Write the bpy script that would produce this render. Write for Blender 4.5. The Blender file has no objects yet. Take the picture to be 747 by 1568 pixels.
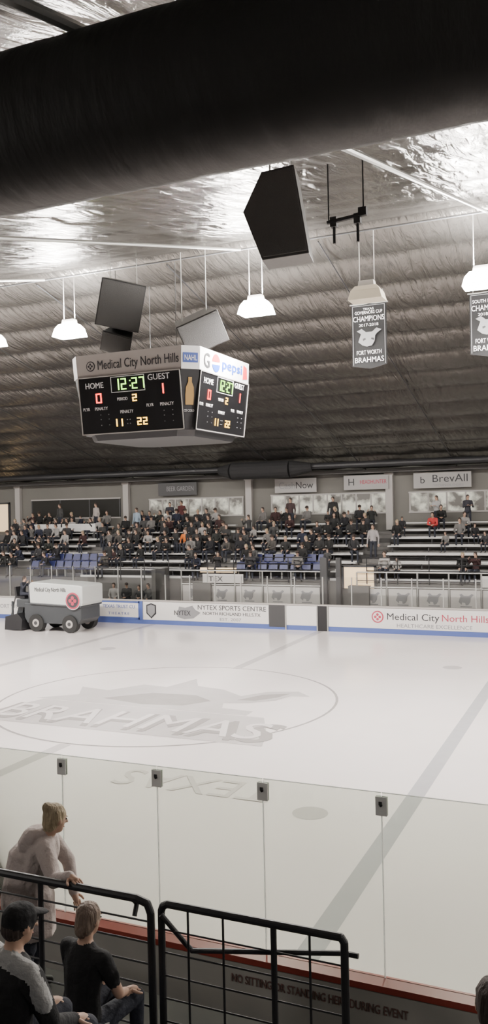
import bpy, bmesh, math, random
import numpy as np
from mathutils import Vector, Matrix, Euler
random.seed(7); np.random.seed(7)
V=Vector
COL=bpy.context.scene.collection

# ---------------------------------------------------------------- materials
MATS={}
def mat(name,color=(.5,.5,.5),rough=.6,metal=0,emit=None,es=1.0,spec=.5,bump=0,bscale=20,var=0,vscale=5,bstretch=(1,1,1),objcol=False,coat=0):
    if name in MATS: return MATS[name]
    m=bpy.data.materials.new(name); m.use_nodes=True; nt=m.node_tree; b=nt.nodes['Principled BSDF']
    b.inputs['Base Color'].default_value=(*color,1); b.inputs['Roughness'].default_value=rough
    b.inputs['Metallic'].default_value=metal; b.inputs['Specular IOR Level'].default_value=spec
    b.inputs['Coat Weight'].default_value=coat
    if emit: b.inputs['Emission Color'].default_value=(*emit,1); b.inputs['Emission Strength'].default_value=es
    tc=nt.nodes.new('ShaderNodeTexCoord')
    if objcol:
        oi=nt.nodes.new('ShaderNodeObjectInfo'); nt.links.new(oi.outputs['Color'],b.inputs['Base Color'])
    if var>0:
        n=nt.nodes.new('ShaderNodeTexNoise'); n.inputs['Scale'].default_value=vscale; n.inputs['Detail'].default_value=6
        nt.links.new(tc.outputs['Object'],n.inputs['Vector'])
        mx=nt.nodes.new('ShaderNodeMix'); mx.data_type='RGBA'
        mx.inputs['A'].default_value=(*[c*(1-var) for c in color],1); mx.inputs['B'].default_value=(*[min(1,c*(1+var)) for c in color],1)
        nt.links.new(n.outputs['Fac'],mx.inputs['Factor']); nt.links.new(mx.outputs['Result'],b.inputs['Base Color'])
    if bump>0:
        mp=nt.nodes.new('ShaderNodeMapping'); mp.inputs['Scale'].default_value=bstretch
        nt.links.new(tc.outputs['Object'],mp.inputs['Vector'])
        n=nt.nodes.new('ShaderNodeTexNoise'); n.inputs['Scale'].default_value=bscale; n.inputs['Detail'].default_value=4
        nt.links.new(mp.outputs['Vector'],n.inputs['Vector'])
        bp=nt.nodes.new('ShaderNodeBump'); bp.inputs['Strength'].default_value=bump; bp.inputs['Distance'].default_value=.05
        nt.links.new(n.outputs['Fac'],bp.inputs['Height']); nt.links.new(bp.outputs['Normal'],b.inputs['Normal'])
    MATS[name]=m; return m

def glass_mat(name,col,gl=.06):
    m=bpy.data.materials.new(name); m.use_nodes=True; nt=m.node_tree; nt.nodes.clear()
    t=nt.nodes.new('ShaderNodeBsdfTransparent'); t.inputs[0].default_value=(*col,1)
    g=nt.nodes.new('ShaderNodeBsdfGlossy'); g.inputs['Roughness'].default_value=.05
    fr=nt.nodes.new('ShaderNodeFresnel'); fr.inputs[0].default_value=1.42
    mx=nt.nodes.new('ShaderNodeMixShader'); o=nt.nodes.new('ShaderNodeOutputMaterial')
    nt.links.new(fr.outputs[0],mx.inputs[0]); nt.links.new(t.outputs[0],mx.inputs[1]); nt.links.new(g.outputs[0],mx.inputs[2]); nt.links.new(mx.outputs[0],o.inputs[0])
    MATS[name]=m; return m
def translucent_mat(name,col):
    m=bpy.data.materials.new(name); m.use_nodes=True; nt=m.node_tree; nt.nodes.clear()
    t=nt.nodes.new('ShaderNodeBsdfTranslucent'); t.inputs[0].default_value=(*col,1)
    g=nt.nodes.new('ShaderNodeBsdfDiffuse'); g.inputs[0].default_value=(*col,1)
    mx=nt.nodes.new('ShaderNodeMixShader'); mx.inputs[0].default_value=.4; o=nt.nodes.new('ShaderNodeOutputMaterial')
    nt.links.new(t.outputs[0],mx.inputs[1]); nt.links.new(g.outputs[0],mx.inputs[2]); nt.links.new(mx.outputs[0],o.inputs[0])
    MATS[name]=m; return m

M_ice=mat('ice_surface',(.84,.785,.765),.14,spec=.5,var=.07,vscale=.45,bump=.03,bscale=3)
M_icefaint=mat('ice_paint_faint',(.67,.63,.615),.2)
M_icegray=mat('ice_paint_gray',(.37,.35,.34),.2,var=.12,vscale=2)
M_icelight=mat('ice_paint_light',(.55,.52,.51),.2,var=.08,vscale=2)
M_icewhite=mat('ice_paint_white',(.72,.68,.67),.2)
M_iceblue=mat('ice_paint_blue_line',(.46,.455,.465),.2,var=.08,vscale=3)
M_board=mat('board_white',(.74,.72,.70),.35,var=.05,vscale=1.5)
M_boardback=mat('board_back_gray',(.38,.37,.34),.6,var=.12,vscale=3)
M_blue=mat('board_blue',(.08,.12,.34),.4)
M_red=mat('cap_red',(.30,.055,.04),.4,var=.15,vscale=4)
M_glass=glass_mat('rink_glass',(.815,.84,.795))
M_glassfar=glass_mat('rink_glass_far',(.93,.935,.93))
M_gedge=translucent_mat('glass_edge',(.9,.92,.9))
M_clip=mat('glass_clip_plastic',(.80,.81,.79),.4)
M_steel=mat('galvanised_steel',(.5,.5,.48),.4,metal=.7)
M_alu=mat('aluminium_bench',(.72,.71,.69),.45,metal=.1,var=.1)
M_black=mat('black_paint',(.018,.018,.02),.45)
M_black2=mat('black_fabric',(.012,.012,.013),.85,bump=.5,bscale=3)
M_screen=mat('led_screen_black',(.006,.006,.007),.35)
M_char=mat('charcoal',(.05,.05,.052),.55)
M_spk=mat('speaker_cabinet',(.016,.0155,.015),.55,var=.2,vscale=30)
M_grille=mat('speaker_grille',(.030,.029,.028),.6,bump=.6,bscale=120)
M_header=mat('header_panel',(.42,.39,.37),.5)
M_hwhite=mat('header_white',(.80,.80,.80),.5)
M_textdark=mat('text_dark',(.03,.03,.035),.6)
M_textwhite=mat('text_white',(.85,.85,.85),.6)
M_textbrown=mat('text_brown',(.16,.09,.08),.6)
M_textgray=mat('text_gray',(.24,.24,.25),.6)
M_textred=mat('text_red',(.45,.05,.09),.6)
M_textblue=mat('text_blue',(.05,.09,.32),.6)
M_ledr=mat('led_red',(.3,0,0),.5,emit=(1,.05,.03),es=6)
M_ledy=mat('led_yellow',(.3,.2,0),.5,emit=(1,.55,.05),es=6)
M_ledg=mat('led_green',(.1,.3,0),.5,emit=(.45,1,.12),es=4.5)
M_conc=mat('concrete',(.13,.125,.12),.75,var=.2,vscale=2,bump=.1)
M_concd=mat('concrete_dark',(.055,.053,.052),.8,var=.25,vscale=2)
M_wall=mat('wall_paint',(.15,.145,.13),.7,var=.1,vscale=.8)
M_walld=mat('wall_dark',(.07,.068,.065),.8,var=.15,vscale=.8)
M_col=mat('column_paint',(.40,.38,.36),.6)
M_seat=mat('seat_blue_plastic',(.025,.032,.12),.4)
M_seatn=mat('seat_near_plastic',(.035,.04,.06),.35)
M_warm=mat('warm_light_panel',(.8,.6,.35),.6,emit=(1,.72,.42),es=.9)
M_rubber=mat('rubber',(.02,.02,.02),.8,bump=.3,bscale=30)
M_skin=mat('skin',(.50,.32,.23),.55)
M_hairb=mat('hair_brown',(.05,.035,.028),.7,bump=.5,bscale=60,bstretch=(1,1,.15))
M_hairbl=mat('hair_blond',(.40,.32,.20),.6,bump=.9,bscale=50,bstretch=(1,1,.15),var=.3,vscale=40)
M_hairk=mat('hair_light_brown',(.22,.16,.12),.6,bump=.9,bscale=50,bstretch=(1,1,.15),var=.35,vscale=40)
M_hood=mat('hoodie_beige',(.47,.405,.375),.85,bump=.5,bscale=14,var=.08,vscale=6)
M_blackcloth=mat('black_cloth',(.012,.012,.013),.9,bump=.4,bscale=15)
M_graycloth=mat('gray_cloth',(.36,.36,.35),.9,bump=.4,bscale=25)
M_jean=mat('dark_trousers',(.025,.028,.04),.85,bump=.3,bscale=20)
M_shoe=mat('shoe',(.03,.03,.03),.6)
M_shirt=mat('crowd_shirt',(.2,.2,.2),.85,objcol=True)
M_eye=mat('eye_dark',(.02,.015,.01),.2)
M_lip=mat('lip',(.35,.14,.12),.5)
M_lampw=mat('lamp_lens',(.9,.9,.85),.4,emit=(1,.955,.89),es=400)
M_lampw2=mat('lamp_lens_soft',(.9,.9,.85),.4,emit=(1,.97,.9),es=25)
M_lampoff=mat('lamp_lens_off',(.62,.56,.45),.5,emit=(1,.85,.6),es=.2)
M_lamph=mat('lamp_housing',(.55,.53,.5),.4)

def window_mat():
    m=mat('window_lit',(.1,.1,.1),.3); nt=m.node_tree; b=nt.nodes['Principled BSDF']
    tc=nt.nodes.new('ShaderNodeTexCoord'); n=nt.nodes.new('ShaderNodeTexNoise'); n.inputs['Scale'].default_value=1.7; n.inputs['Detail'].default_value=5
    r=nt.nodes.new('ShaderNodeValToRGB'); r.color_ramp.elements[0].position=.42; r.color_ramp.elements[0].color=(.06,.05,.035,1); r.color_ramp.elements[1].position=.60; r.color_ramp.elements[1].color=(.75,.72,.58,1)
    nt.links.new(tc.outputs['Object'],n.inputs['Vector']); nt.links.new(n.outputs['Fac'],r.inputs[0]); nt.links.new(r.outputs[0],b.inputs['Emission Color']); b.inputs['Emission Strength'].default_value=1.0
    return m
M_win=window_mat()
M_wind=mat('window_dark',(.02,.02,.02),.12,emit=(.5,.45,.35),es=.03)

def ceiling_mat():
    m=mat('ceiling_foil',(.175,.166,.153),.36,metal=.9); nt=m.node_tree; b=nt.nodes['Principled BSDF']
    tc=nt.nodes.new('ShaderNodeTexCoord')
    mp=nt.nodes.new('ShaderNodeMapping'); mp.inputs['Scale'].default_value=(3.0,.5,1); mp.inputs['Rotation'].default_value=(0,0,.3)
    n=nt.nodes.new('ShaderNodeTexNoise'); n.inputs['Scale'].default_value=1.7; n.inputs['Detail'].default_value=6; n.inputs['Distortion'].default_value=.8
    nt.links.new(tc.outputs['Object'],mp.inputs[0]); nt.links.new(mp.outputs[0],n.inputs['Vector'])
    bp=nt.nodes.new('ShaderNodeBump'); bp.inputs['Strength'].default_value=.7; bp.inputs['Distance'].default_value=.11
    nt.links.new(n.outputs['Fac'],bp.inputs['Height']); nt.links.new(bp.outputs['Normal'],b.inputs['Normal'])
    n2=nt.nodes.new('ShaderNodeTexNoise'); n2.inputs['Scale'].default_value=.5; n2.inputs['Detail'].default_value=4
    nt.links.new(tc.outputs['Object'],n2.inputs['Vector'])
    mr=nt.nodes.new('ShaderNodeMapRange'); mr.inputs['To Min'].default_value=.18; mr.inputs['To Max'].default_value=.29
    nt.links.new(n2.outputs['Fac'],mr.inputs['Value']); nt.links.new(mr.outputs[0],b.inputs['Roughness'])
    return m
M_ceil=ceiling_mat()

# ---------------------------------------------------------------- helpers
def empty(name,loc=(0,0,0)):
    o=bpy.data.objects.new(name,None); o.location=loc; COL.objects.link(o); o.empty_display_size=.2; return o
def _sphpts(c,r,B=None,n=1):
    pts=[]
    if not hasattr(r,'__len__'): r=(r,r,r)
    for la in (-90,-50,-20,20,50,90):
        k=1 if abs(la)==90 else 10
        for j in range(k):
            a=2*math.pi*j/k; q=V((math.cos(math.radians(la))*math.cos(a)*r[0],math.cos(math.radians(la))*math.sin(a)*r[1],math.sin(math.radians(la))*r[2]))
            if B is not None: q=B@q
            pts.append(V(c)+q)
    return pts
class MB:
    def __init__(s,name): s.name=name; s.bm=bmesh.new(); s.mats=[]
    def mi(s,m):
        if m not in s.mats: s.mats.append(m)
        return s.mats.index(m)
    def faces(s,vs,fs,m):
        i=s.mi(m); bv=[s.bm.verts.new(v) for v in vs]; out=[]
        for f in fs:
            try:
                ff=s.bm.faces.new([bv[k] for k in f]); ff.material_index=i; out.append(ff)
            except ValueError: pass
        return out
    def box(s,a,b,m):
        x0,y0,z0=a;x1,y1,z1=b
        s.faces([(x0,y0,z0),(x1,y0,z0),(x1,y1,z0),(x0,y1,z0),(x0,y0,z1),(x1,y0,z1),(x1,y1,z1),(x0,y1,z1)],
                [(0,3,2,1),(4,5,6,7),(0,1,5,4),(1,2,6,5),(2,3,7,6),(3,0,4,7)],m)
    def hexa(s,bot,top,m):
        s.faces(list(bot)+list(top),[(3,2,1,0),(4,5,6,7),(0,1,5,4),(1,2,6,5),(2,3,7,6),(3,0,4,7)],m)
    def cyl(s,p0,p1,r,m,seg=10,r2=None,cap=True):
        p0=V(p0);p1=V(p1); r2=r if r2 is None else r2; d=(p1-p0).normalized()
        a=d.orthogonal().normalized(); b=d.cross(a); vs=[];fs=[]
        for k,(p,rr) in enumerate(((p0,r),(p1,r2))):
            for j in range(seg):
                t=2*math.pi*j/seg; vs.append(p+a*math.cos(t)*rr+b*math.sin(t)*rr)
        for j in range(seg): fs.append((j,(j+1)%seg,seg+(j+1)%seg,seg+j))
        if cap: fs.append(tuple(range(seg-1,-1,-1))); fs.append(tuple(range(seg,2*seg)))
        s.faces(vs,fs,m)
    def tube(s,pts,r,m,seg=10):
        for a,b in zip(pts[:-1],pts[1:]): s.cyl(a,b,r,m,seg)
        for p in pts[1:-1]: s.hull(_sphpts(p,r),m)
    def hull(s,pts,m):
        i=s.mi(m); tmp=bmesh.new()
        for p in pts: tmp.verts.new(p)
        r=bmesh.ops.convex_hull(tmp,input=tmp.verts[:])
        kill=[e for e in tmp.verts if not e.link_faces]
        for v in kill: tmp.verts.remove(v)
        mp={v:s.bm.verts.new(v.co) for v in tmp.verts}
        for f in tmp.faces:
            try:
                nf=s.bm.faces.new([mp[v] for v in f.verts]); nf.material_index=i
            except ValueError: pass
        tmp.free()
    def prism(s,poly,O,U,W,N,d,m):
        O=V(O);U=V(U);W=V(W);N=V(N); n=len(poly)
        a=[O+U*x+W*y for x,y in poly]; b=[p+N*d for p in a]
        s.faces(a+b,[tuple(range(n-1,-1,-1)),tuple(range(n,2*n))]+[(j,(j+1)%n,n+(j+1)%n,n+j) for j in range(n)],m)
    def done(s,parent=None,smooth=False,bevel=0,loc=None):
        bmesh.ops.recalc_face_normals(s.bm,faces=s.bm.faces[:])
        me=bpy.data.meshes.new(s.name); s.bm.to_mesh(me); s.bm.free()
        for m in s.mats: me.materials.append(m)
        if smooth:
            for p in me.polygons: p.use_smooth=True
        o=bpy.data.objects.new(s.name,me); COL.objects.link(o)
        if bevel:
            bv=o.modifiers.new('bevel','BEVEL'); bv.width=bevel; bv.segments=2; bv.limit_method='ANGLE'
        if parent: o.parent=parent; o.matrix_parent_inverse=parent.matrix_basis.inverted() if parent.type=='EMPTY' else Matrix()
        return o
def text(body,O,U,W,h,m,parent=None,wfit=None,align='LEFT',name='lettering',ext=.004):
    cu=bpy.data.curves.new(name,'FONT'); cu.body=body; cu.size=1; cu.align_x=align; cu.extrude=ext
    cu.materials.append(m); cu.resolution_u=3
    o=bpy.data.objects.new(name,cu); COL.objects.link(o)
    U=V(U).normalized(); W=V(W).normalized(); N=U.cross(W)
    bpy.context.view_layer.update()
    sx=h/.72; sxx=sx
    if wfit: sxx=wfit/max(.01,o.dimensions.x)
    R=Matrix((U*sxx,W*sx,N)).transposed().to_4x4()
    R.translation=V(O)
    if parent:
        o.parent=parent; o.matrix_parent_inverse=parent.matrix_basis.inverted()
    o.matrix_basis=R
    return o
X=V((1,0,0));Yv=V((0,1,0));Z=V((0,0,1))

# ---------------------------------------------------------------- camera
f,yaw,pit,roll=1299.6,0.4136,0.0049,-0.0216
fw=V((-math.sin(yaw)*math.cos(pit),math.cos(yaw)*math.cos(pit),-math.sin(pit)))
r=fw.cross(Z).normalized(); u=r.cross(fw)
r2=r*math.cos(roll)+u*math.sin(roll); u2=-r*math.sin(roll)+u*math.cos(roll)
cd=bpy.data.cameras.new('camera'); co=bpy.data.objects.new('camera',cd); COL.objects.link(co)
cd.sensor_fit='VERTICAL'; cd.sensor_height=36; cd.lens=36*f/1568; cd.clip_start=.05; cd.clip_end=300
mw=Matrix((r2,u2,-fw)).transposed().to_4x4(); mw.translation=V((0,-7.035,5.094)); co.matrix_world=mw
bpy.context.scene.camera=co

# ---------------------------------------------------------------- rink
XL,XR,Y0,Y1,RC=-41.6,19.4,0.0,25.9,8.5
XC=-11.14; YC=12.95
def rink_loop(off=0,n=12):
    pts=[]
    for cx,cy,a0 in ((XR-RC,Y0+RC,-90),(XR-RC,Y1-RC,0),(XL+RC,Y1-RC,90),(XL+RC,Y0+RC,180)):
        for k in range(n+1):
            a=math.radians(a0+90*k/n); pts.append(V((cx+(RC+off)*math.cos(a),cy+(RC+off)*math.sin(a),0)))
    return pts
mb=MB('floor'); mb.box((-48,-11,-.25),(26,36,-.03),M_conc); mb.done()
mb=MB('ice_rink'); L=rink_loop(-.005); n=len(L)
mb.faces([p+V((0,0,-.03)) for p in L]+[p.copy() for p in L],[tuple(range(n,2*n))]+[(j,(j+1)%n,n+(j+1)%n,n+j) for j in range(n)],M_ice)
ice=mb.done()
mk=empty('ice_markings')
mb=MB('lines')
def strip(x0,x1,y0,y1,m,z=.003): mb.faces([(x0,y0,z),(x1,y0,z),(x1,y1,z),(x0,y1,z)],[(0,1,2,3)],m)
strip(XC-.15,XC+.15,.05,YC-4.6,M_icelight); strip(XC-.15,XC+.15,YC+4.6,25.85,M_icelight)
strip(-3.45,-3.15,.05,25.85,M_iceblue); strip(-19.1,-18.8,.05,25.85,M_icelight)
def ring(cx,cy,ri,ro,m,z=.003,seg=72):
    vs=[];fs=[]
    for k in range(seg):
        a=2*math.pi*k/seg
        vs+= [(cx+ri*math.cos(a),cy+ri*math.sin(a),z),(cx+ro*math.cos(a),cy+ro*math.sin(a),z)]
    for k in range(seg): fs.append((2*k,2*k+1,(2*k+3)%(2*seg),(2*k+2)%(2*seg)))
    mb.faces(vs,fs,m)
ring(XC,YC,4.5,4.57,M_icegray,z=.0035)
def disc(cx,cy,rr,m,z=.003,seg=32): mb.faces([(cx+rr*math.cos(2*math.pi*k/seg),cy+rr*math.sin(2*math.pi*k/seg),z) for k in range(seg)],[tuple(range(seg))],m)
disc(-4.75,6.25,.3,M_icelight); disc(-4.75,19.6,.3,M_icelight); disc(-17.3,6.25,.3,M_icelight); disc(-17.3,19.6,.3,M_icelight)
mb.done(mk)
mb=MB('bull_logo')
def flat(pts,z,m):
    i=mb.mi(m); tmp=bmesh.new(); vs=[tmp.verts.new((x,y,z)) for x,y in pts]; fc=tmp.faces.new(vs); bmesh.ops.triangulate(tmp,faces=[fc])
    mp={v:mb.bm.verts.new(v.co) for v in tmp.verts}
    for f_ in tmp.faces: nf=mb.bm.faces.new([mp[v] for v in f_.verts]); nf.material_index=i
    tmp.free()
flat([(-14.7,11.95),(-13.8,12.7),(-14.3,13.6),(-13.3,13.4),(-12.7,14.4),(-11.9,14.3),(-11.6,15.6),(-11.1,14.7),(-10.2,14.5),(-9.4,13.9),(-8.9,14.6),(-8.1,14.9),(-7.6,14.4),(-8.1,14.3),(-8.3,13.7),(-8.9,13.2),(-9.5,13.0),(-9.3,12.5),(-8.4,12.4),(-8.4,11.95)],.004,M_icelight)
flat([(-12.9,12.5),(-11.9,13.5),(-10.6,13.6),(-9.9,13.1),(-10.4,12.4),(-11.5,12.2)],.006,M_icegray)
flat([(-9.3,13.4),(-8.9,14.2),(-8.2,14.6),(-8.4,14.0),(-8.8,13.5)],.006,M_icegray)
flat([(-15.1,9.6),(-7.0,9.6),(-7.3,10.6),(-7.9,11.9),(-14.4,11.9)],.005,M_icelight)
mb.done(mk)
text('BRAHMAS',(-14.85,9.85,.010),X,Yv,1.6,M_icegray,mk,wfit=7.7,ext=.001)
text('BRAHMAS',(-14.75,9.78,.011),X,Yv,1.5,M_icegray,mk,wfit=7.5,ext=.001)
text('BRAHMAS',(-14.72,10.02,.014),X,Yv,1.38,M_icewhite,mk,wfit=7.25,ext=.001)
text('TEXAS',(-5.6,7.3,.008),-X,-Yv,.9,M_icefaint,mk,wfit=3.2,ext=.001)

def loop_wall(mb,o0,o1,z0,z1,m,m_far=None):
    A=rink_loop(o0);B=rink_loop(o1);n=len(A)
    for j in range(n):
        k=(j+1)%n
        a,b,c,d=A[j],A[k],B[k],B[j]
        mm=m_far if (m_far and (a.y+b.y)/2>5) else m
        mb.faces([V((p.x,p.y,z0)) for p in (a,b,c,d)]+[V((p.x,p.y,z1)) for p in (a,b,c,d)],[(0,1,5,4),(2,3,7,6),(4,5,6,7),(3,2,1,0)],mm)
brd=empty('dasher_boards')
mb=MB('panels'); loop_wall(mb,0,.06,-.02,1.02,M_board); loop_wall(mb,.06,.09,-.02,1.0,M_boardback); mb.done(brd)
mb=MB('kick_strip'); loop_wall(mb,-.015,0,.0,.2,M_blue); mb.done(brd)
mb=MB('cap_rail'); loop_wall(mb,-.03,.14,1.02,1.075,M_red,M_header); mb.done(brd)
mb=MB('back_wall_curb'); mb.box((-33,-.135,-.02),(10.9,-.09,1.01),M_boardback); mb.done(brd)
text('NO SITTING OR STANDING HERE DURING EVENT',(-3.25,-.14,.84),X,Z,.075,M_textbrown,brd,wfit=1.6)
gl=empty('rink_glass_near')
mbg=MB('panes'); mbf=MB('joint_strips'); mbc=MB('clips')
xs=[-5.14+1.09*k for k in range(-24,14)]
for x in xs:
    mbg.box((x+.006,-.006,1.075),(x+1.084,.006,2.65),M_glass)
    mbf.box((x-.005,-.008,1.075),(x+.005,.008,2.62),M_gedge)
    mbc.box((x-.05,-.02,2.46),(x+.05,-.008,2.62),M_clip); mbc.box((x-.05,.008,2.46),(x+.05,.02,2.62),M_clip)
    mbc.cyl((x,-.035,2.55),(x,-.02,2.55),.012,M_black,8); mbc.box((x-.02,-.028,2.55),(x+.008,-.02,2.58),M_char)
    mbf.box((x+.006,-.006,2.65),(x+1.084,.006,2.656),M_gedge)
mbg.done(gl); mbf.done(gl); mbc.done(gl)
def ad(name,x0,x1,m,z0=.2,z1=1.0,parent=None):
    mb=MB(name); mb.box((x0,25.865,z0),(x1,25.885,z1),m); return mb.done(parent)
YF=25.86
s=empty('board_advert_trust_bank'); ad('panel',-21.9,-19.65,M_board,parent=s)
mb=MB('border'); mb.box((-21.9,25.855,.2),(-19.65,25.87,.28),M_blue); mb.box((-21.9,25.855,.93),(-19.65,25.87,1.0),M_blue); mb.box((-19.72,25.855,.2),(-19.5,25.87,1.02),M_blue); mb.done(s)
text('TEXAS TRUST CU',(-21.6,YF,.68),X,Z,.16,M_textblue,s,wfit=1.7); text('T H E A T R E',(-21.3,YF,.38),X,Z,.12,M_textblue,s,wfit=1.1)
s=empty('board_advert_city'); ad('panel',-28.5,-22.1,M_board,parent=s); text('FORT WORTH',(-27.6,YF,.5),X,Z,.2,M_textgray,s)
s=empty('board_advert_sports_centre'); ad('panel',-19.45,-13.42,M_board,parent=s)
mb=MB('shield')
mb.prism([(x,y) for x,y in [(.25,0),(.5,.22),(.5,.6),(.25,.68),(0,.6),(0,.22)]],(-19.3,YF,.26),X,Z,-Yv,.01,M_textdark)
mb.prism([(x,y) for x,y in [(.25,.07),(.44,.25),(.44,.55),(.25,.62),(.06,.55),(.06,.25)]],(-19.3,YF-.012,.26),X,Z,-Yv,.01,M_textgray)
mb.prism([(0,.1),(.35,0),(.8,.05),(1.15,.3),(.9,.42),(.75,.6),(.4,.5),(.1,.55)],(-17.75,YF,.28),X,Z,-Yv,.01,M_textgray); mb.done(s)
text('NYTEX',(-17.9,YF-.02,.45),X,Z,.22,M_textdark,s,wfit=.8)
text('NYTEX SPORTS CENTRE',(-16.75,YF,.72),X,Z,.21,M_textdark,s,wfit=3.2)
text('NORTH RICHLAND HILLS,TX',(-16.5,YF,.5),X,Z,.14,M_textdark,s,wfit=2.7); text('EST. 2007',(-15.7,YF,.27),X,Z,.13,M_textgray,s,wfit=1.0)
s=empty('bench_gate'); ad('dark_opening_panel',-13.4,-12.66,M_char,.1,1.0,s); ad('panel',-12.62,-11.3,M_board,.2,1.0,s); ad('dark_gap_panel',-11.25,-10.82,M_black,0,1.02,s)  # dark flat panels on the boards paint in the shade of the gate openings
mb=MB('post'); mb.box((-12.68,25.84,0),(-12.62,25.88,1.05),M_steel); mb.box((-11.3,25.84,0),(-11.25,25.88,1.05),M_steel); mb.box((-10.85,25.84,0),(-10.8,25.88,1.05),M_steel); mb.done(s)
s=empty('board_advert_hospital'); ad('panel',-10.78,-3.6,M_board,parent=s)
mb=MB('flower_logo')
mb.cyl((-8.75,YF,.66),(-8.75,YF-.01,.66),.24,M_textred,24); mb.cyl((-8.75,YF-.008,.66),(-8.75,YF-.016,.66),.19,M_board,24)
for a in range(4):
    mb.cyl((-8.75+.09*math.cos(a*math.pi/2),YF-.01,.66+.09*math.sin(a*math.pi/2)),(-8.75+.09*math.cos(a*math.pi/2),YF-.022,.66+.09*math.sin(a*math.pi/2)),.055,M_textred,12)
mb.done(s)
text('Medical City',(-8.4,YF,.56),X,Z,.27,M_textdark,s,wfit=2.05); text('North Hills',(-6.25,YF,.56),X,Z,.27,M_textred,s,wfit=1.75)
text('HEALTHCARE EXCELLENCE',(-8.0,YF,.27),X,Z,.15,M_textgray,s,wfit=2.9)
gl=empty('rink_glass_far'); mbg=MB('panes'); mbf=MB('stanchions')
x=-33.0
while x<8:
    hole=(-18.3<x+.6<-3.2)
    top=2.55 if not hole else 2.2
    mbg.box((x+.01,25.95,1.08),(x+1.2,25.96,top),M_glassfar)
    mbf.box((x-.02,25.93,1.08),(x+.02,25.98,top),M_steel)
    x+=1.22
mbg.done(gl); mbf.done(gl)

# ---------------------------------------------------------------- shell
mb=MB('ceiling')
def roofz(y): return 11.95-.25*abs(y-13)
xs=np.arange(-48,26.1,.8); ys=np.arange(-11,36.01,.152)
vs=[];fs=[]
for yy in ys:
    t=((yy-13)/1.52)%1.0
    sg_=abs(math.sin(math.pi*t))**.6
    far_=yy>13
    for xx in xs:
        w=.03*math.sin(xx*2.1+math.sin(yy*1.3)*2)+.025*math.sin(xx*3.7+yy*.9)
        vs.append((xx,yy,roofz(yy)-(.12 if far_ else .035)*sg_-w*sg_*(1 if far_ else .5)))
nx=len(xs)
for j in range(len(ys)-1):
    for i in range(nx-1): fs.append((j*nx+i,j*nx+i+1,(j+1)*nx+i+1,(j+1)*nx+i))
mb.faces(vs,fs,M_ceil); mb.done(smooth=True)
mb=MB('roof_cables')
for xx in (-2.4,-6.7,-11,-15.3,-19.6,-23.9,-28.2,-32.5,-36.8): mb.cyl((xx,13.2,roofz(13.2)-.2),(xx,32.9,roofz(32.9)-.2),.018,M_black,6)
mb.done()
mb=MB('roof_conduits')
for xx in (3.5,-2.6,-8.7,-14.8,-20.9,-27): mb.cyl((xx,-10,roofz(-10)-.22),(xx,12.9,roofz(12.9)-.22),.035,M_steel,8)
mb.cyl((-46,12.9,11.7),(24,12.9,11.7),.025,M_char,8)
mb.done()
mb=MB('wall_far'); mb.box((-48,33,-.03),(26,33.3,7.6),M_wall); mb.done()
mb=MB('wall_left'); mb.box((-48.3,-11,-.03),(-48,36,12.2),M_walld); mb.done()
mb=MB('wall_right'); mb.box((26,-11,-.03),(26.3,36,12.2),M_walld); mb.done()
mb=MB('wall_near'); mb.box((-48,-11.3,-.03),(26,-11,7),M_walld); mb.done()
for k in range(8):
    xx=-39.1+7.3*k
    mb=MB('support_column'); mb.box((xx-.17,32.74,3.9),(xx+.17,32.98,6.6),M_col); mb.box((xx-.22,32.70,6.5),(xx+.22,32.98,6.62),M_col); mb.done(bevel=.01)
def window(name,x0,x1,z0,z1,n,m):
    e=empty(name); mb=MB('frame')
    mb.box((x0-.06,32.93,z0-.07),(x1+.06,33.0,z0),M_col); mb.box((x0-.06,32.93,z1),(x1+.06,33.0,z1+.07),M_col)
    for k in range(n+1):
        xx=x0+(x1-x0)*k/n; mb.box((xx-.035,32.93,z0),(xx+.035,33.0,z1),M_col if m is M_win else M_char)
    mb.done(e)
    mb=MB('pane'); mb.box((x0,32.96,z0),(x1,32.99,z1),m); mb.done(e)
window('window_1',-30.9,-25.0,4.75,5.75,3,M_wind)
window('window_2',-23.1,-17.6,4.75,5.62,7,M_win)
window('window_3',-16.0,-10.1,4.75,5.65,8,M_win)
window('window_4',-8.95,-2.9,4.75,5.62,7,M_win)
mb=MB('door_1'); mb.box((-33.6,32.9,4.0),(-32.6,32.98,5.6),M_warm); mb.box((-33.7,32.88,4.0),(-33.6,32.99,5.7),M_char); mb.box((-32.6,32.88,4.0),(-32.5,32.99,5.7),M_char); mb.box((-33.7,32.88,5.6),(-32.5,32.99,5.7),M_char); mb.done()
mb=MB('trim_2'); mb.box((-48,32.2,6.62),(26,32.97,6.78),M_walld); mb.done()
def sign(name,x0,x1,z0,z1,bg,items):
    e=empty(name); mb=MB('panel'); mb.box((x0,32.66,z0),(x1,32.70,z1),bg); mb.done(e)
    for b,xx,zz,h,w,m in items: text(b,(xx,32.65,zz),X,Z,h,m,e,wfit=w)
    return e
M_signg=mat('sign_panel_gray',(.34,.33,.32),.6)
sign('wall_sign_cash',-15.7,-13.5,5.80,6.5,M_signg,[('Cash',-15.5,6.0,.34,.85,M_textgray),('Now',-14.6,6.0,.34,.9,M_textdark)])
sign('wall_sign_hospital',-12.1,-9.9,5.85,6.55,M_signg,[('H',-11.9,6.06,.34,.28,M_textdark),('HEADHUNTER',-11.3,6.12,.2,1.3,M_textred)])
sign('wall_sign_technology',-8.7,-6.05,5.83,6.57,M_signg,[('b',-8.4,6.06,.32,.2,M_textdark),('BrevAll',-7.85,6.1,.36,1.6,M_textdark),('TECHNOLOGIES',-7.8,5.9,.1,1.4,M_textgray)])
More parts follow.
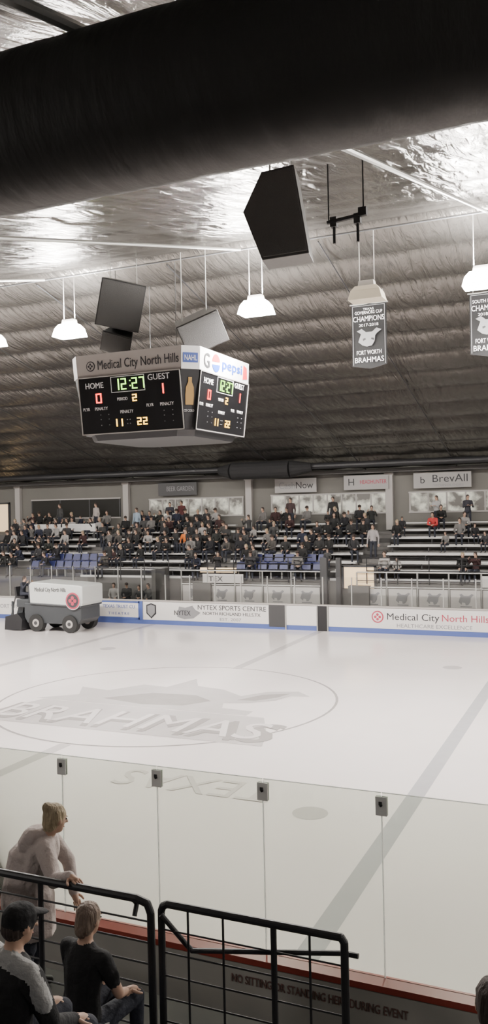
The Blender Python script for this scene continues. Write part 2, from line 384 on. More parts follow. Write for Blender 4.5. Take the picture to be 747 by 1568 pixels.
sign('wall_sign_beer',-22.4,-20.1,5.83,6.5,M_char,[('BEER GARDEN',-21.9,6.06,.26,1.6,M_textgray)])
mb=MB('ventilation_duct')
mb.cyl((-46,31.2,7.0),(24,31.2,7.0),.15,M_black,12); mb.cyl((-17.2,30.9,6.9),(-14.2,30.9,6.9),.42,M_black2,16)
mb.cyl((-18.0,31.1,6.96),(-17.2,30.9,6.9),.2,M_black2,16,r2=.42); mb.cyl((-14.2,30.9,6.9),(-13.2,31.1,6.96),.42,M_black2,16,r2=.2); mb.done(smooth=False)

# ---------------------------------------------------------------- far stand
DY,DZ,YS,ZS=.75,.325,27.7,1.9
st=empty('bleachers')
mb=MB('steps')
for i in range(7):
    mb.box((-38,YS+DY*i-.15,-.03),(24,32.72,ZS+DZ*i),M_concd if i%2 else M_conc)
mb.done(st)
mb=MB('bench_planks')
aisles=[-31.5,-24.6,-17.2,-9.9,-2.4]
for i in range(7):
    y=YS+DY*i+.1; z=ZS+DZ*i+.4
    for k in range(len(aisles)-1):
        x0=aisles[k]+.55;x1=aisles[k+1]-.55
        if i<2 and k in(0,): continue
        if i<2 and k==2: x0,x1=-11.3,-10.4
        mb.box((x0,y,z-.05),(x1,y+.26,z),M_alu)
        mb.box((x0,y-.1,z-.42),(x1,y-.06,z-.30),M_alu)
        xx=x0+.2
        while xx<x1:
            mb.box((xx-.02,y+.1,z-.4),(xx+.02,y+.16,z-.04),M_char); xx+=1.6
    mb.box((-2.0,y,z-.04),(6,y+.26,z),M_alu)
mb.done(st)
mb=MB('stair_steps')
for a in aisles:
    for i in range(7): mb.box((a-.45,YS+DY*i-.5,0),(a+.45,YS+DY*i-.15,ZS+DZ*i-.16),M_conc)
mb.done(st)
mb=MB('stadium_seats_blue')
def seat(mb,x,y,z,m,s=1.0,leg=True):
    w=.22*s
    mb.hexa([(x-w,y,z+.36),(x+w,y,z+.36),(x+w,y+.38*s,z+.34),(x-w,y+.38*s,z+.34)],[(x-w,y,z+.42),(x+w,y,z+.42),(x+w,y+.38*s,z+.39),(x-w,y+.38*s,z+.39)],m)
    mb.hexa([(x-w,y+.34*s,z+.42),(x+w,y+.34*s,z+.42),(x+w,y+.38*s,z+.42),(x-w,y+.38*s,z+.42)],[(x-w*.9,y+.44*s,z+.74),(x+w*.9,y+.44*s,z+.74),(x+w*.9,y+.48*s,z+.74),(x-w*.9,y+.48*s,z+.74)],m)
    mb.box((x-.03,y+.1,z),(x+.03,y+.2,z+.36),M_steel)
for i in (0,1):
    for k in range(8): seat(mb,-27.0+.5*k,YS+DY*i-.05,ZS+DZ*i,M_seat)
    for k in range(8): seat(mb,-15.6+.52*k,YS+DY*i-.05,ZS+DZ*i,M_seat)
mb.done(bevel=.012)
mb=MB('stand_front_railing')
for (a,b) in ((-31,-28.2),(-22.9,-17.5),(-17,-12),(-9.6,-3)):
    for z in (2.35,2.6,2.9): mb.cyl((a,27.46,z),(b,27.46,z),.022,M_black,6)
    xx=a
    while xx<=b: mb.cyl((xx,27.46,1.8),(xx,27.46,2.9),.025,M_black,6); xx+=1.3
mb.done()
mb=MB('counter_table')
mb.box((-29.6,31.4,4.35),(-25.6,32.0,4.42),M_alu); mb.box((-29.6,31.45,4.0),(-25.6,31.5,4.35),M_alu); mb.box((-29.5,31.5,3.525),(-29.4,31.9,4.35),M_char); mb.box((-25.8,31.5,3.525),(-25.7,31.9,4.35),M_char); mb.done()
tb=empty('team_bench')
mb=MB('backboards')
def bull_small(mb,x,z,y,m):
    mb.prism([(-.02,.14),(.06,.36),(.02,.42),(.10,.46),(.2,.38),(.38,.38),(.5,.46),(.58,.42),(.52,.36),(.46,.30),(.44,.14),(.36,.02),(.26,.0),(.24,.1),(.12,.12),(.10,.02)],(x,y,z),X,Z,-Yv,.01,m)
    mb.box((x+.05,y-.012,z-.07),(x+.5,y,z-.03),M_textgray)
M_bench=mat('bench_board_white',(.55,.53,.51),.4)
for (a,b,n) in ((-18.3,-11.6,5),(-10.0,-2.4,6)):
    w=(b-a)/n
    for k in range(n):
        mb.box((a+w*k+.05,27.38,.85),(a+w*(k+1)-.05,27.42,1.62),M_bench)
        bull_small(mb,a+w*k+w*.5-.25,1.02,27.375,M_textgray)
        mb.cyl((a+w*k,27.36,.1),(a+w*k,27.36,2.3),.035,M_steel,8)
    mb.cyl((a,27.36,2.3),(b,27.36,2.3),.03,M_steel,8); mb.cyl((a,27.36,1.95),(b,27.36,1.95),.02,M_black,8); mb.cyl((a,27.36,1.68),(b,27.36,1.68),.03,M_steel,8)
    mb.box((a,26.7,.45),(b,27.0,.5),M_alu); mb.box((a,26.82,-.03),(a+.1,26.9,.45),M_char); mb.box((b-.1,26.82,-.03),(b,26.9,.45),M_char)
mb.box((-17.2,27.34,1.75),(-15.2,27.37,2.15),M_bench); mb.box((-4.9,27.34,1.75),(-2.9,27.37,2.2),M_bench)
mb.box((-11.6,27.3,-.03),(-11.3,27.5,2.9),M_char); mb.box((-10.9,27.3,-.03),(-10.7,27.5,2.9),M_char)
mb.box((-19.2,26.2,-.03),(-19.0,27.5,2.4),M_walld)
mb.done(tb)
text('TEX',(-16.9,27.33,1.82),X,Z,.24,M_textdark,tb,wfit=.7); text('TEX',(-4.6,27.33,1.85),X,Z,.24,M_textdark,tb,wfit=.7)
mb=MB('lit_doorway'); mb.box((-10.6,27.5,1.6),(-9.3,27.53,2.5),M_warm); mb.box((-10.7,27.47,1.6),(-10.6,27.53,2.55),M_char); mb.box((-9.3,27.47,1.6),(-9.2,27.53,2.55),M_char); mb.box((-10.7,27.47,2.5),(-9.2,27.53,2.58),M_char); mb.done()
mb=MB('warm_lit_opening'); mb.box((-17.4,27.5,2.2),(-15.6,27.53,2.42),M_warm); mb.done()  # glowing panel stands in for a warm-lit opening in the stand front

# ---------------------------------------------------------------- scoreboard
sb=empty('scoreboard',(-11.25,13.3,8))
c=.33
CX,CY=-11.25,13.33
def octo(hx,hy,c,z): return [V((CX+a,CY+b,z)) for a,b in [(-hx+c,-hy),(hx-c,-hy),(hx,-hy+c),(hx,hy-c),(hx-c,hy),(-hx+c,hy),(-hx,hy-c),(-hx,-hy+c)]]
def octprism(mb,A,B,m):
    n=8; mb.faces(A+B,[tuple(range(n-1,-1,-1)),tuple(range(n,2*n))]+[(j,(j+1)%n,n+(j+1)%n,n+j) for j in range(n)],m)
mb=MB('housing')
hx,hy=1.85,1.85
octprism(mb,octo(hx,hy,c,8.55),octo(hx+.03,hy+.03,c,9.12),M_header)
octprism(mb,octo(hx-.20,hy-.20,c,7.08),octo(hx-.02,hy-.02,c,8.55),M_black)
octprism(mb,octo(hx-.35,hy-.35,c,6.93),octo(hx-.3,hy-.3,c,7.08),M_black)
for a in (-1,1):
    for b in (-1,1): mb.cyl((CX+a*.9,CY+b*.9,9.1),(CX+a*.9,CY+b*.9,11.5),.010,M_char,6)
mb.done(sb)
SEG={'0':'abcdef','1':'bc','2':'abged','7':'abc','3':'abgcd',':':''}
def seg7(mb,ch,fr,u,v,w,h,m,t=.03):
    O,U,W,N=fr
    R={'a':(0,w,h-t,h),'b':(w-t,w,h/2,h),'c':(w-t,w,0,h/2),'d':(0,w,0,t),'e':(0,t,0,h/2),'f':(0,t,h/2,h),'g':(0,w,h/2-t/2,h/2+t/2)}
    L=[R[q] for q in SEG[ch]] if ch!=':' else [(w*.3,w*.3+t,h*.25,h*.25+t),(w*.3,w*.3+t,h*.7,h*.7+t)]
    for a,b,c0,d in L: mb.prism([(u+a,v+c0),(u+b,v+c0),(u+b,v+d),(u+a,v+d)],O,U,W,N,.012,m)
def face(side):
    bo=octo(hx-.20,hy-.20,c,7.08); tp=octo(hx-.02,hy-.02,c,8.55)
    k={'F':(0,1),'R':(2,3),'C':(1,2)}[side]
    a,b=bo[k[0]],bo[k[1]]; t0,t1=tp[k[0]],tp[k[1]]
    wt=(t1-t0).length; U=(t1-t0).normalized(); mid=(a+b)/2; mt=(t0+t1)/2; W=(mt-mid).normalized(); hh=(mt-mid).length; N=U.cross(W)
    return mid-U*wt/2,U,W,N,wt,hh
def rect(mb,fr,u0,u1,v0,v1,d0,d,m):
    O,U,W,N=fr; mb.prism([(u0,v0),(u1,v0),(u1,v1),(u0,v1)],O+N*d0,U,W,N,d,m)
for side in ('F','R'):
    O,U,W,N,w,h=face(side); fr=(O+N*.05,U,W,N)
    mb=MB('score_face'); rect(mb,(O,U,W,N),.0,w,.0,h,0.0,.05,M_screen)
    for (u0,u1,v0,v1) in ((0,w,0,.025),(0,w,h-.025,h),(0,.025,0,h),(w-.025,w,0,h)): rect(mb,fr,u0,u1,v0,v1,0,.015,M_col)
    cu0,cu1,cv0,cv1=.33*w,.66*w,.70*h,.97*h
    for (u0,u1,v0,v1) in ((cu0,cu1,cv0,cv0+.015),(cu0,cu1,cv1-.015,cv1),(cu0,cu0+.015,cv0,cv1),(cu1-.015,cu1,cv0,cv1)): rect(mb,fr,u0,u1,v0,v1,0,.01,M_textwhite)
    x=cu0+.09
    for ch in '12:27':
        seg7(mb,ch,fr,x,cv0+.06,.15,cv1-cv0-.12,M_ledg,.028); x+=.21 if ch!=':' else .11
    seg7(mb,'0',fr,.17*w,.54*h,.17,.25,M_ledr,.035); seg7(mb,'1',fr,.78*w,.62*h,.17,.25,M_ledr,.035)
    seg7(mb,'2',fr,.53*w,.53*h,.13,.18,M_ledy)
    for i,ch in enumerate('11'): seg7(mb,ch,fr,.33*w+i*.16,.12*h,.1,.19,M_ledy)
    for i,ch in enumerate('22'): seg7(mb,ch,fr,.56*w+i*.17,.12*h,.12,.19,M_ledy)
    for i in range(4): rect(mb,fr,.46*w+(i%2)*.08,.46*w+(i%2)*.08+.025,.15*h+(i//2)*.1,.15*h+(i//2)*.1+.025,0,.01,M_textgray)
    for uu in (.2,.28,.82,.9):
        for vv in (.15,.25,.33): rect(mb,fr,uu*w,uu*w+.02,vv*h,vv*h+.02,0,.01,M_textgray)
    mb.done(sb)
    T=lambda b,uu,vv,hh,ww,m=M_textwhite: text(b,O+N*.056+U*uu*w+W*vv*h,U,W,hh,m,sb,wfit=ww)
    T('HOME',.07,.80,.15,.54); T('GUEST',.69,.86,.15,.62); T('PERIOD',.38,.56,.08,.3); T('PLYR',.03,.42,.08,.2); T('PENALTY',.15,.42,.08,.38); T('PLYR',.66,.42,.08,.2); T('PENALTY',.79,.42,.08,.38); T('PENALTY',.40,.34,.08,.38)
O,U,W,N,w,h=face('C'); mb=MB('bottle_advert'); rect(mb,(O,U,W,N),0,w,0,h,0,.03,M_black)
M_bot=mat('bottle_amber',(.28,.17,.06),.4,emit=(.8,.5,.15),es=.12)
cxx=w/2; mb.prism([(cxx-.1,.62),(cxx+.1,.62),(cxx+.11,.85),(cxx+.1,1.05),(cxx+.045,1.18),(cxx+.045,1.30),(cxx-.045,1.30),(cxx-.045,1.18),(cxx-.1,1.05),(cxx-.11,.85)],O+N*.03,U,W,N,.02,M_bot); mb.done(sb)
text('ICE COLD',O+N*.04+U*.08+W*.45,U,W,.06,M_textwhite,sb,wfit=.28)
def hframe(k):
    bo=octo(hx,hy,c,8.55); tp=octo(hx+.03,hy+.03,c,9.12); a,b=bo[k],bo[k+1]; U=(b-a).normalized(); W=(((tp[k]+tp[k+1])-(a+b))/2).normalized(); return a,U,W,U.cross(W),(b-a).length
O,U,W,N,w=hframe(0); mb=MB('header_panel_flower')
cc=O+U*.42+W*.27
mb.cyl(cc,cc+N*.012,.13,M_textdark,20); mb.cyl(cc,cc+N*.018,.105,M_header,20)
for a in range(4): q=cc+U*.05*math.cos(a*math.pi/2)+W*.05*math.sin(a*math.pi/2); mb.cyl(q,q+N*.024,.03,M_textdark,10)
mb.done(sb)
text('Medical City North Hills',O+U*.62+W*.17+N*.01,U,W,.24,M_textdark,sb,wfit=2.35)
O,U,W,N,w=hframe(1); mb=MB('league_panel'); rect(mb,(O,U,W,N),0,w,0,.57,0,.012,M_hwhite); rect(mb,(O,U,W,N),.04,w-.04,.16,.40,.012,.012,M_textblue); mb.done(sb); text('NAHL',O+U*.07+W*.21+N*.03,U,W,.14,M_textwhite,sb,wfit=.32)
O,U,W,N,w=hframe(2); mb=MB('drinks_panel'); rect(mb,(O,U,W,N),0,w,0,.57,0,.012,M_hwhite)
M_pr=mat('logo_red',(.7,.03,.04),.5); M_pb=mat('logo_blue',(.02,.08,.45),.5)
cc=O+U*.92+W*.28+N*.012
def disc2(mb,cc,U,W,N,r,m,a0,a1,d=.01):
    pts=[(r*math.cos(a0+(a1-a0)*k/16),r*math.sin(a0+(a1-a0)*k/16)) for k in range(17)]
    mb.prism(pts,cc,U,W,N,d,m)
disc2(mb,cc,U,W,N,.23,M_pr,.25,math.pi-.1); disc2(mb,cc,U,W,N,.23,M_pb,math.pi+.25,2*math.pi-.1)
mb.prism([(2.62,.08),(2.92,.12),(2.88,.42),(2.66,.48)],O+N*.012,U,W,N,.01,M_pr); mb.done(sb)
text('G',O+U*.18+W*.1+N*.02,U,W,.38,M_textdark,sb,wfit=.34); text('G',O+U*.2+W*.11+N*.021,U,W,.36,M_textdark,sb,wfit=.30)
text('pepsi',O+U*1.25+W*.2+N*.02,U,W,.26,M_pb,sb,wfit=1.25); text('pepsi',O+U*1.27+W*.21+N*.021,U,W,.26,M_pb,sb,wfit=1.25)

# ---------------------------------------------------------------- speakers
def speaker(name,c,w,d,h,yaw,pitch,hang=True,taper=.7,rl=0,tv=1.0):
    e=empty(name,c); R=(Matrix.Rotation(yaw,3,'Z')@Matrix.Rotation(rl,3,'Y')@Matrix.Rotation(pitch,3,'X'))
    mb=MB('cabinet'); C=V(c)
    def P(a,b,cc): return C+R@V((a,b,cc))
    mb.hexa([P(-w/2,-d/2,-h/2),P(w/2,-d/2,-h/2),P(w/2*taper,d/2,-h/2*tv),P(-w/2*taper,d/2,-h/2*tv)],[P(-w/2,-d/2,h/2),P(w/2,-d/2,h/2),P(w/2*taper,d/2,h/2*tv),P(-w/2*taper,d/2,h/2*tv)],M_spk)
    mb.done(e,bevel=.015)
    mb=MB('grille'); mb.hexa([P(-w/2+.03,-d/2-.02,-h/2+.03),P(w/2-.03,-d/2-.02,-h/2+.03),P(w/2-.03,-d/2+.01,-h/2+.03),P(-w/2+.03,-d/2+.01,-h/2+.03)],[P(-w/2+.03,-d/2-.02,h/2-.03),P(w/2-.03,-d/2-.02,h/2-.03),P(w/2-.03,-d/2+.01,h/2-.03),P(-w/2+.03,-d/2+.01,h/2-.03)],M_grille); mb.done(e)
    if hang:
        mb=MB('hanging_chain')
        for sx in (-.3,.3):
            q=P(sx*w,0,h/2*.9); mb.cyl(q,(q.x,q.y,roofz(q.y)-.1),.012,M_steel,6)
        mb.done(e)
e=empty('hanging_loudspeaker',(-3.58,2.45,8.55)); mb=MB('cabinet')
O=V((-3.58,2.3,8.55)); Ux=V((.97,.2,0)).normalized(); Nn=V((-.2,.97,0)).normalized()
poly=[(-.42,.05),(-.2,-.54),(.36,-.50),(.20,.55),(-.19,.50)]
M_spk2=mat('speaker_cabinet_gray',(.10,.097,.093),.5,var=.15,vscale=20); M_gr2=mat('speaker_grille_gray',(.12,.115,.11),.6,bump=.5,bscale=100)
mb.prism(poly,O,Ux,Z,Nn,.42,M_spk2)
mb.prism([(x*.94,y*.94) for x,y in poly],O-Nn*.012,Ux,Z,Nn,.014,M_gr2); mb.done(e,bevel=.012)
mb=MB('hanging_chain')
for sx in (-.12,.14):
    q=O+Ux*sx+Nn*.2+Z*.5; mb.cyl(q,(q.x,q.y,roofz(q.y)-.1),.012,M_steel,6)
mb.done(e)
speaker('hanging_speaker',(-11.78,12.05,10.48),1.15,.85,1.2,.62,.30,rl=.18,taper=.75)
speaker('hanging_speaker',(-11.95,12.2,9.56),.8,.55,.55,.4,.5,False,rl=.3)
speaker('hanging_speaker',(-9.80,12.7,9.68),1.15,.9,.85,.5,.35,rl=-.42,taper=.8)
mb=MB('ceiling_bracket')
mb.cyl((-3.2,3,8.58),(-2.7,3,8.62),.028,M_black,8); mb.cyl((-3.18,3,8.58),(-3.18,3,9.3),.01,M_black,6); mb.cyl((-2.74,3,8.62),(-2.74,3,9.3),.01,M_black,6)
for xx,l in ((-3.12,.28),(-2.82,.3)): mb.cyl((xx,3.02,8.6),(xx,3.02,8.6-l),.02,M_black,6); mb.box((xx-.04,2.98,8.52),(xx+.04,3.06,8.64),M_char)
mb.box((-2.8,2.97,8.6),(-2.7,3.04,8.7),M_black); mb.done()

# ---------------------------------------------------------------- banners
def banner(name,x0,x1,y,z0,z1,lines):
    e=empty(name,((x0+x1)/2,y,z1)); mb=MB('cloth'); w=x1-x0; h=z1-z0
    n=8; vs=[];fs=[]
    for j in range(9):
        for i in range(n+1):
            uu=i/n; zb=z0+ .10*abs(uu-.5)*2
            vs.append((x0+w*uu,y+.02*math.sin(uu*9+j*.2),z1+(zb-z1)*j/8))
    for j in range(8):
        for i in range(n): fs.append((j*(n+1)+i,j*(n+1)+i+1,(j+1)*(n+1)+i+1,(j+1)*(n+1)+i))
    mb.faces(vs,fs,M_black2); mb.done(e,smooth=True)
    mb=MB('rod'); mb.cyl((x0-.04,y,z1),(x1+.04,y,z1),.018,M_steel,8)
    for xx in (x0+.1,x1-.1): mb.cyl((xx,y,z1),(xx,y,roofz(y)-.15),.008,M_steel,6)
    for a,b,cc,d in ((x0+.04,x0+.055,z0+.12,z1-.05),(x1-.055,x1-.04,z0+.12,z1-.05),(x0+.04,x1-.04,z1-.065,z1-.05)): mb.box((a,y-.035,cc),(b,y-.03,d),M_textgray)
    mb.done(e)
    for b,fz,hh,fw_ in lines: text(b,((x0+x1)/2,y-.04,z0+h*fz),X,Z,hh,M_textwhite,e,wfit=w*fw_,align='CENTER')
    mb=MB('bull_emblem'); bx=(x0+x1)/2-.28; bz=z0+h*.34
    mb.prism([(-.02,.14),(.06,.36),(-.06,.44),(.08,.50),(.2,.40),(.38,.40),(.5,.50),(.64,.44),(.52,.36),(.46,.30),(.44,.14),(.36,.02),(.22,.0),(.10,.04)],(bx,y-.04,bz),X,Z,-Yv,.006,M_textgray)
    mb.prism([(.12,.16),(.2,.2),(.18,.24),(.11,.22)],(bx,y-.047,bz),X,Z,-Yv,.004,M_black); mb.prism([(.44,.16),(.36,.2),(.38,.24),(.45,.22)],(bx-.02,y-.047,bz),X,Z,-Yv,.004,M_black); mb.done(e)
banner('championship_banner',-6.70,-5.70,16,8.88,10.69,[('TEXAS',.90,.06,.3),('GOVERNORS CUP',.84,.09,.78),('CHAMPIONS',.73,.15,.88),('2017-2018',.65,.08,.55),('FORT WORTH',.22,.12,.7),('BRAHMAS',.10,.15,.82)])
banner('championship_banner',-3.47,-2.47,16,8.92,10.62,[('SOUTH DIVISION',.84,.09,.82),('CHAMPIONS',.72,.15,.88),('2018-2019',.64,.08,.55),('FORT WORTH',.22,.12,.7),('BRAHMAS',.10,.15,.82)])

# ---------------------------------------------------------------- big duct near
mb=MB('fabric_air_duct')
seg=40; R=.425; yc,zc=-3.0,7.3; vs=[];fs=[]
xs=np.arange(-30,14,.1)
for i,xx in enumerate(xs):
    rr=R*(1-.010*(1 if i%7==0 else 0))
    for j in range(seg):
        a=2*math.pi*j/seg; vs.append((xx,yc+rr*math.cos(a),zc+rr*math.sin(a)))
for i in range(len(xs)-1):
    for j in range(seg): fs.append((i*seg+j,i*seg+(j+1)%seg,(i+1)*seg+(j+1)%seg,(i+1)*seg+j))
M_duct=mat('duct_black_fabric',(.05,.047,.045),.6,bump=.4,bscale=3,bstretch=(3,1,1))
mb.faces(vs,fs,M_duct)
for xx in np.arange(-28,13,2.0): mb.cyl((xx,yc,zc+R-.01),(xx,yc,roofz(yc)-.15),.008,M_black,6)
mb.done(smooth=True)

# ---------------------------------------------------------------- lamps
def lamp(x,on=True,z=10.25,y=13.0,LP=880,UP=1100,L=None):
    e=empty('high_bay_lamp',(x,y,z)); mb=MB('fixture'); L=L or (M_lampw if on else M_lampoff)
    def fr(w0,d0,z0,w1,d1,z1,m): mb.hexa([(x-w0,y-d0,z0),(x+w0,y-d0,z0),(x+w0,y+d0,z0),(x-w0,y+d0,z0)],[(x-w1,y-d1,z1),(x+w1,y-d1,z1),(x+w1,y+d1,z1),(x-w1,y+d1,z1)],m)
    fr(.42,.26,z-.22,.36,.22,z+.0,L); fr(.36,.22,z+.0,.26,.17,z+.12,L); fr(.2,.12,z+.12,.18,.1,z+.26,M_lamph)
    for sx in (-.18,.18): mb.cyl((x+sx,y,z+.2),(x+sx,y,roofz(y)-.2),.012,M_col,6)
    mb.done(e,bevel=.01)
    if on:
        ld=bpy.data.lights.new('lamp_light','AREA'); ld.shape='RECTANGLE'; ld.size=.8; ld.size_y=.5; ld.energy=LP; ld.color=(1,.93,.885)
        o=bpy.data.objects.new('lamp_light',ld); COL.objects.link(o); o.parent=e; o.location=(0,0,-.24)
        ld=bpy.data.lights.new('lamp_uplight','AREA'); ld.shape='RECTANGLE'; ld.size=.7; ld.size_y=.5; ld.energy=UP; ld.color=(1,.965,.93)
        o=bpy.data.objects.new('lamp_uplight',ld); COL.objects.link(o); o.parent=e; o.location=(0,0,.3); o.rotation_euler=(math.pi,0,0)
for x,on in ((-37,1),(-31.3,1),(-25.6,1),(-19.8,1),(-14.05,1),(-8.33,1),(-5.42,0),(-2.72,1),(3.0,1),(8.8,1),(14.5,1)): lamp(x,on)
lamp(-16.85,True,LP=200,UP=60,L=M_lampw2)
for x in (-9.5,5.0): lamp(x,True,6.3,-6.0,150,260,M_lampw2)  # unseen lamps added over the near stand to brighten duct, roof and spectators

# ---------------------------------------------------------------- people
def build_person(name,J,C,voxel=.02,parent=None,hair_long=0,cap=False,bun=False,extra=None,fingers=True):
    s=J.get('scale',1.0)
    up=(J['neck']-J['pelvis']).normalized(); sh=(J['shR']-J['shL']).normalized(); fwd=up.cross(sh).normalized()
    sh=fwd.cross(up).normalized()
    B=Matrix((sh,fwd,up)).transposed()
    hip=(J['hipR']-J['hipL']).normalized(); Bh=Matrix((hip,Z.cross(hip).normalized(),Z)).transposed()
    parts=[]
    k=J.get('bulk',1.0)
    mid=J['pelvis'].lerp(J['neck'],.38); ch=J['pelvis'].lerp(J['neck'],.72); nb=J['pelvis'].lerp(J['neck'],.95)
    parts.append(('top',[(J['pelvis']+up*.02,V((.165,.125,.10))*s*k,B),(mid,V((.145,.11,.09))*s*k,B)]))
    parts.append(('top',[(mid,V((.145,.11,.09))*s*k,B),(ch,V((.17,.12,.11))*s*k,B)]))
    parts.append(('top',[(ch,V((.17,.12,.11))*s*k,B),(nb,V((.12,.075,.05))*s*k,B)]))
    parts.append(('bottom',[(J['pelvis'],V((.165,.13,.11))*s*k,Bh)]))
    H=J['head']; hf=J['hf'].normalized(); hr=hf.cross(Z).normalized(); hu=hr.cross(hf).normalized(); HB=Matrix((hr,hf,hu)).transposed()
    parts.append(('skin',[(J['neck']-up*.03*s,.055*s,None),(H-hu*.07*s-hf*.02*s,.05*s,None)]))
    parts.append(('skin',[(H+hu*.01*s,V((.074,.092,.10))*s,HB)]))
    parts.append(('skin',[(H+hf*.01*s-hu*.01*s,V((.066,.08,.06))*s,HB),(H+hf*.035*s-hu*.085*s,V((.038,.045,.028))*s,HB)]))
    parts.append(('skin',[(H+hf*.09*s-hu*.0*s,.010*s,None),(H+hf*.108*s-hu*.03*s,.014*s,None)]))
    for q in (-1,1): parts.append(('skin',[(H+hr*q*.078*s-hu*.01*s,V((.010,.02,.032))*s,HB)]))
    if cap:
        parts.append(('hair',[(H+hu*.03*s-hf*.005*s,V((.088,.105,.085))*s,HB)]))
        parts.append(('hair',[(H+hu*.045*s+hf*.09*s,V((.07,.03,.012))*s,HB),(H+hu*.035*s+hf*.155*s,V((.05,.02,.008))*s,HB)]))
        parts.append(('hair2',[(H-hf*.04*s-hu*.02*s,V((.076,.065,.06))*s,HB)]))
    else:
        parts.append(('hair',[(H+hu*.028*s-hf*.018*s,V((.086,.096,.098))*s,HB)]))
        parts.append(('hair',[(H-hu*.03*s-hf*.045*s,V((.078,.06,.07))*s,HB)]))
        if hair_long:
            parts.append(('hair',[(H-hu*.03*s-hf*.06*s,V((.075,.045,.06))*s,HB),(H-hu*hair_long*s-hf*.08*s,V((.05,.028,.04))*s,HB)]))
        if bun: parts.append(('hair',[(H+hu*.085*s-hf*.085*s,V((.048,.045,.045))*s,HB)]))
    for q in 'LR':
        S,E,Wr=J['sh'+q],J['el'+q],J['wr'+q]
        sl=C.get('sleeve','long')
        parts.append(('top',[(nb-up*.02*s,.05*s*k,None),(S,.062*s*k,None)]))
        if sl=='long':
            parts.append(('top',[(S,.064*s*k,None),(E,.047*s*k,None)])); parts.append(('top',[(E,.047*s*k,None),(Wr,.034*s*k,None)]))
        else:
            m2=S.lerp(E,.6); parts.append(('top',[(S,.062*s*k,None),(m2,.055*s*k,None)])); parts.append(('skin',[(m2,.042*s,None),(E,.038*s,None)])); parts.append(('skin',[(E,.038*s,None),(Wr,.026*s,None)]))
        hd=J['hd'+q].normalized()
        parts.append(('skin',[(Wr,.026*s,None),(Wr+hd*.035*s,.030*s,None),(Wr+hd*.075*s,.026*s,None)]))
        Hp,K,A,T=J['hip'+q],J['kn'+q],J['an'+q],J['toe'+q]
        parts.append(('bottom',[(Hp,.088*s*k,None),(K,.060*s*k,None)])); parts.append(('bottom',[(K,.060*s,None),(K.lerp(A,.35),.056*s,None)])); parts.append(('bottom',[(K.lerp(A,.35),.056*s,None),(A,.042*s,None)]))
        parts.append(('shoe',[(A-Z*.03*s,.042*s,None),(T,.035*s,None)]))
    if extra: parts+=extra
    mb=MB(name+'_t')
    for lab,L in parts:
        pts=[]
        for c_,r_,b_ in L: pts+=_sphpts(c_,r_,b_)
        mb.hull(pts,M_skin)
    t=mb.done(); md=t.modifiers.new('r','REMESH'); md.mode='VOXEL'; md.voxel_size=voxel; md.use_smooth_shade=True
    sm=t.modifiers.new('s','SMOOTH'); sm.iterations=3; sm.factor=.5
    dg=bpy.context.evaluated_depsgraph_get(); me=bpy.data.meshes.new_from_object(t.evaluated_get(dg)); bpy.data.objects.remove(t)
    me.name=name
    np_=len(me.polygons); cen=np.zeros(np_*3); me.polygons.foreach_get('center',cen); cen=cen.reshape(-1,3)
    best=np.full(np_,1e9); lab_i=np.zeros(np_,int)
    order=['top','bottom','skin','hair','shoe','accent','hair2']
    for lab,L in parts:
        for a,b in (list(zip(L[:-1],L[1:])) if len(L)>1 else [(L[0],L[0])]):
            def inv(c_,r_,b_):
                if hasattr(r_,'__len__'): r3=np.array(r_)
                else: r3=np.array([r_]*3)
                Bm=np.array(b_) if b_ is not None else np.eye(3)
                return np.array(c_),r3,Bm
            ca,ra,Ba=inv(*a); cb,rb,Bb=inv(*b)
            ab=cb-ca; l2=(ab@ab) or 1
            tt=np.clip(((cen-ca)@ab)/l2,0,1); pc=ca+tt[:,None]*ab; rr=ra*(1-tt[:,None])+rb*tt[:,None]
            q=(cen-pc)@Ba; nn=np.linalg.norm(q/rr,axis=1); d=(nn-1)*rr.mean(axis=1)
            if lab in('hair','accent'): d-=.004
            m_=d<best; best[m_]=d[m_]; lab_i[m_]=order.index(lab)
    cols=[C['top'],C['bottom'],C.get('skin',M_skin),C['hair'],C.get('shoe',M_shoe),C.get('accent',C['top']),C.get('hair2',M_hairb)]
    me.materials.clear()
    for m_ in cols: me.materials.append(m_)
    me.polygons.foreach_set('material_index',lab_i.astype(np.int32)); me.polygons.foreach_set('use_smooth',np.ones(np_,bool))
    ex=MB('x'); ex.mats=cols[:]
    for q in 'LR':
        Wr=J['wr'+q]; hd=J['hd'+q].normalized(); pn=J.get('pn'+q,V((0,0,-1))); sd=hd.cross(pn).normalized(); pn=sd.cross(hd).normalized()
        sg=1 if q=='R' else -1
        for i,(off,ln) in enumerate(((-.027,.062),(-.009,.074),(.009,.070),(.026,.054))):
            p=Wr+hd*.078*s+sd*off*s*sg; d=hd.copy(); rr=.0085*s
            for seg_,fr_ in enumerate((.42,.33,.25)):
                d=(d+pn*.32).normalized(); p2=p+d*ln*fr_*1.15*s
                ex.hull(_sphpts(p,rr)+_sphpts(p2,rr*.92),C.get('skin',M_skin)); p=p2; rr*=.92
        p=Wr+hd*.025*s-sd*.026*s*sg; d=(hd*.6-sd*.7*sg+pn*.2).normalized(); p2=p+d*.04*s; p3=p2+(d+hd*.8).normalized()*.03*s
        ex.hull(_sphpts(p,.012*s)+_sphpts(p2,.010*s),C.get('skin',M_skin)); ex.hull(_sphpts(p2,.010*s)+_sphpts(p3,.008*s),C.get('skin',M_skin))
        e_=H+hr*.030*s*sg+hf*.076*s+hu*.002*s; ex.hull(_sphpts(e_,V((.013,.008,.007))*s,HB),M_eye)
        e_=H+hr*.030*s*sg+hf*.079*s+hu*.022*s; ex.hull(_sphpts(e_,V((.018,.006,.004))*s,HB),C['hair'])
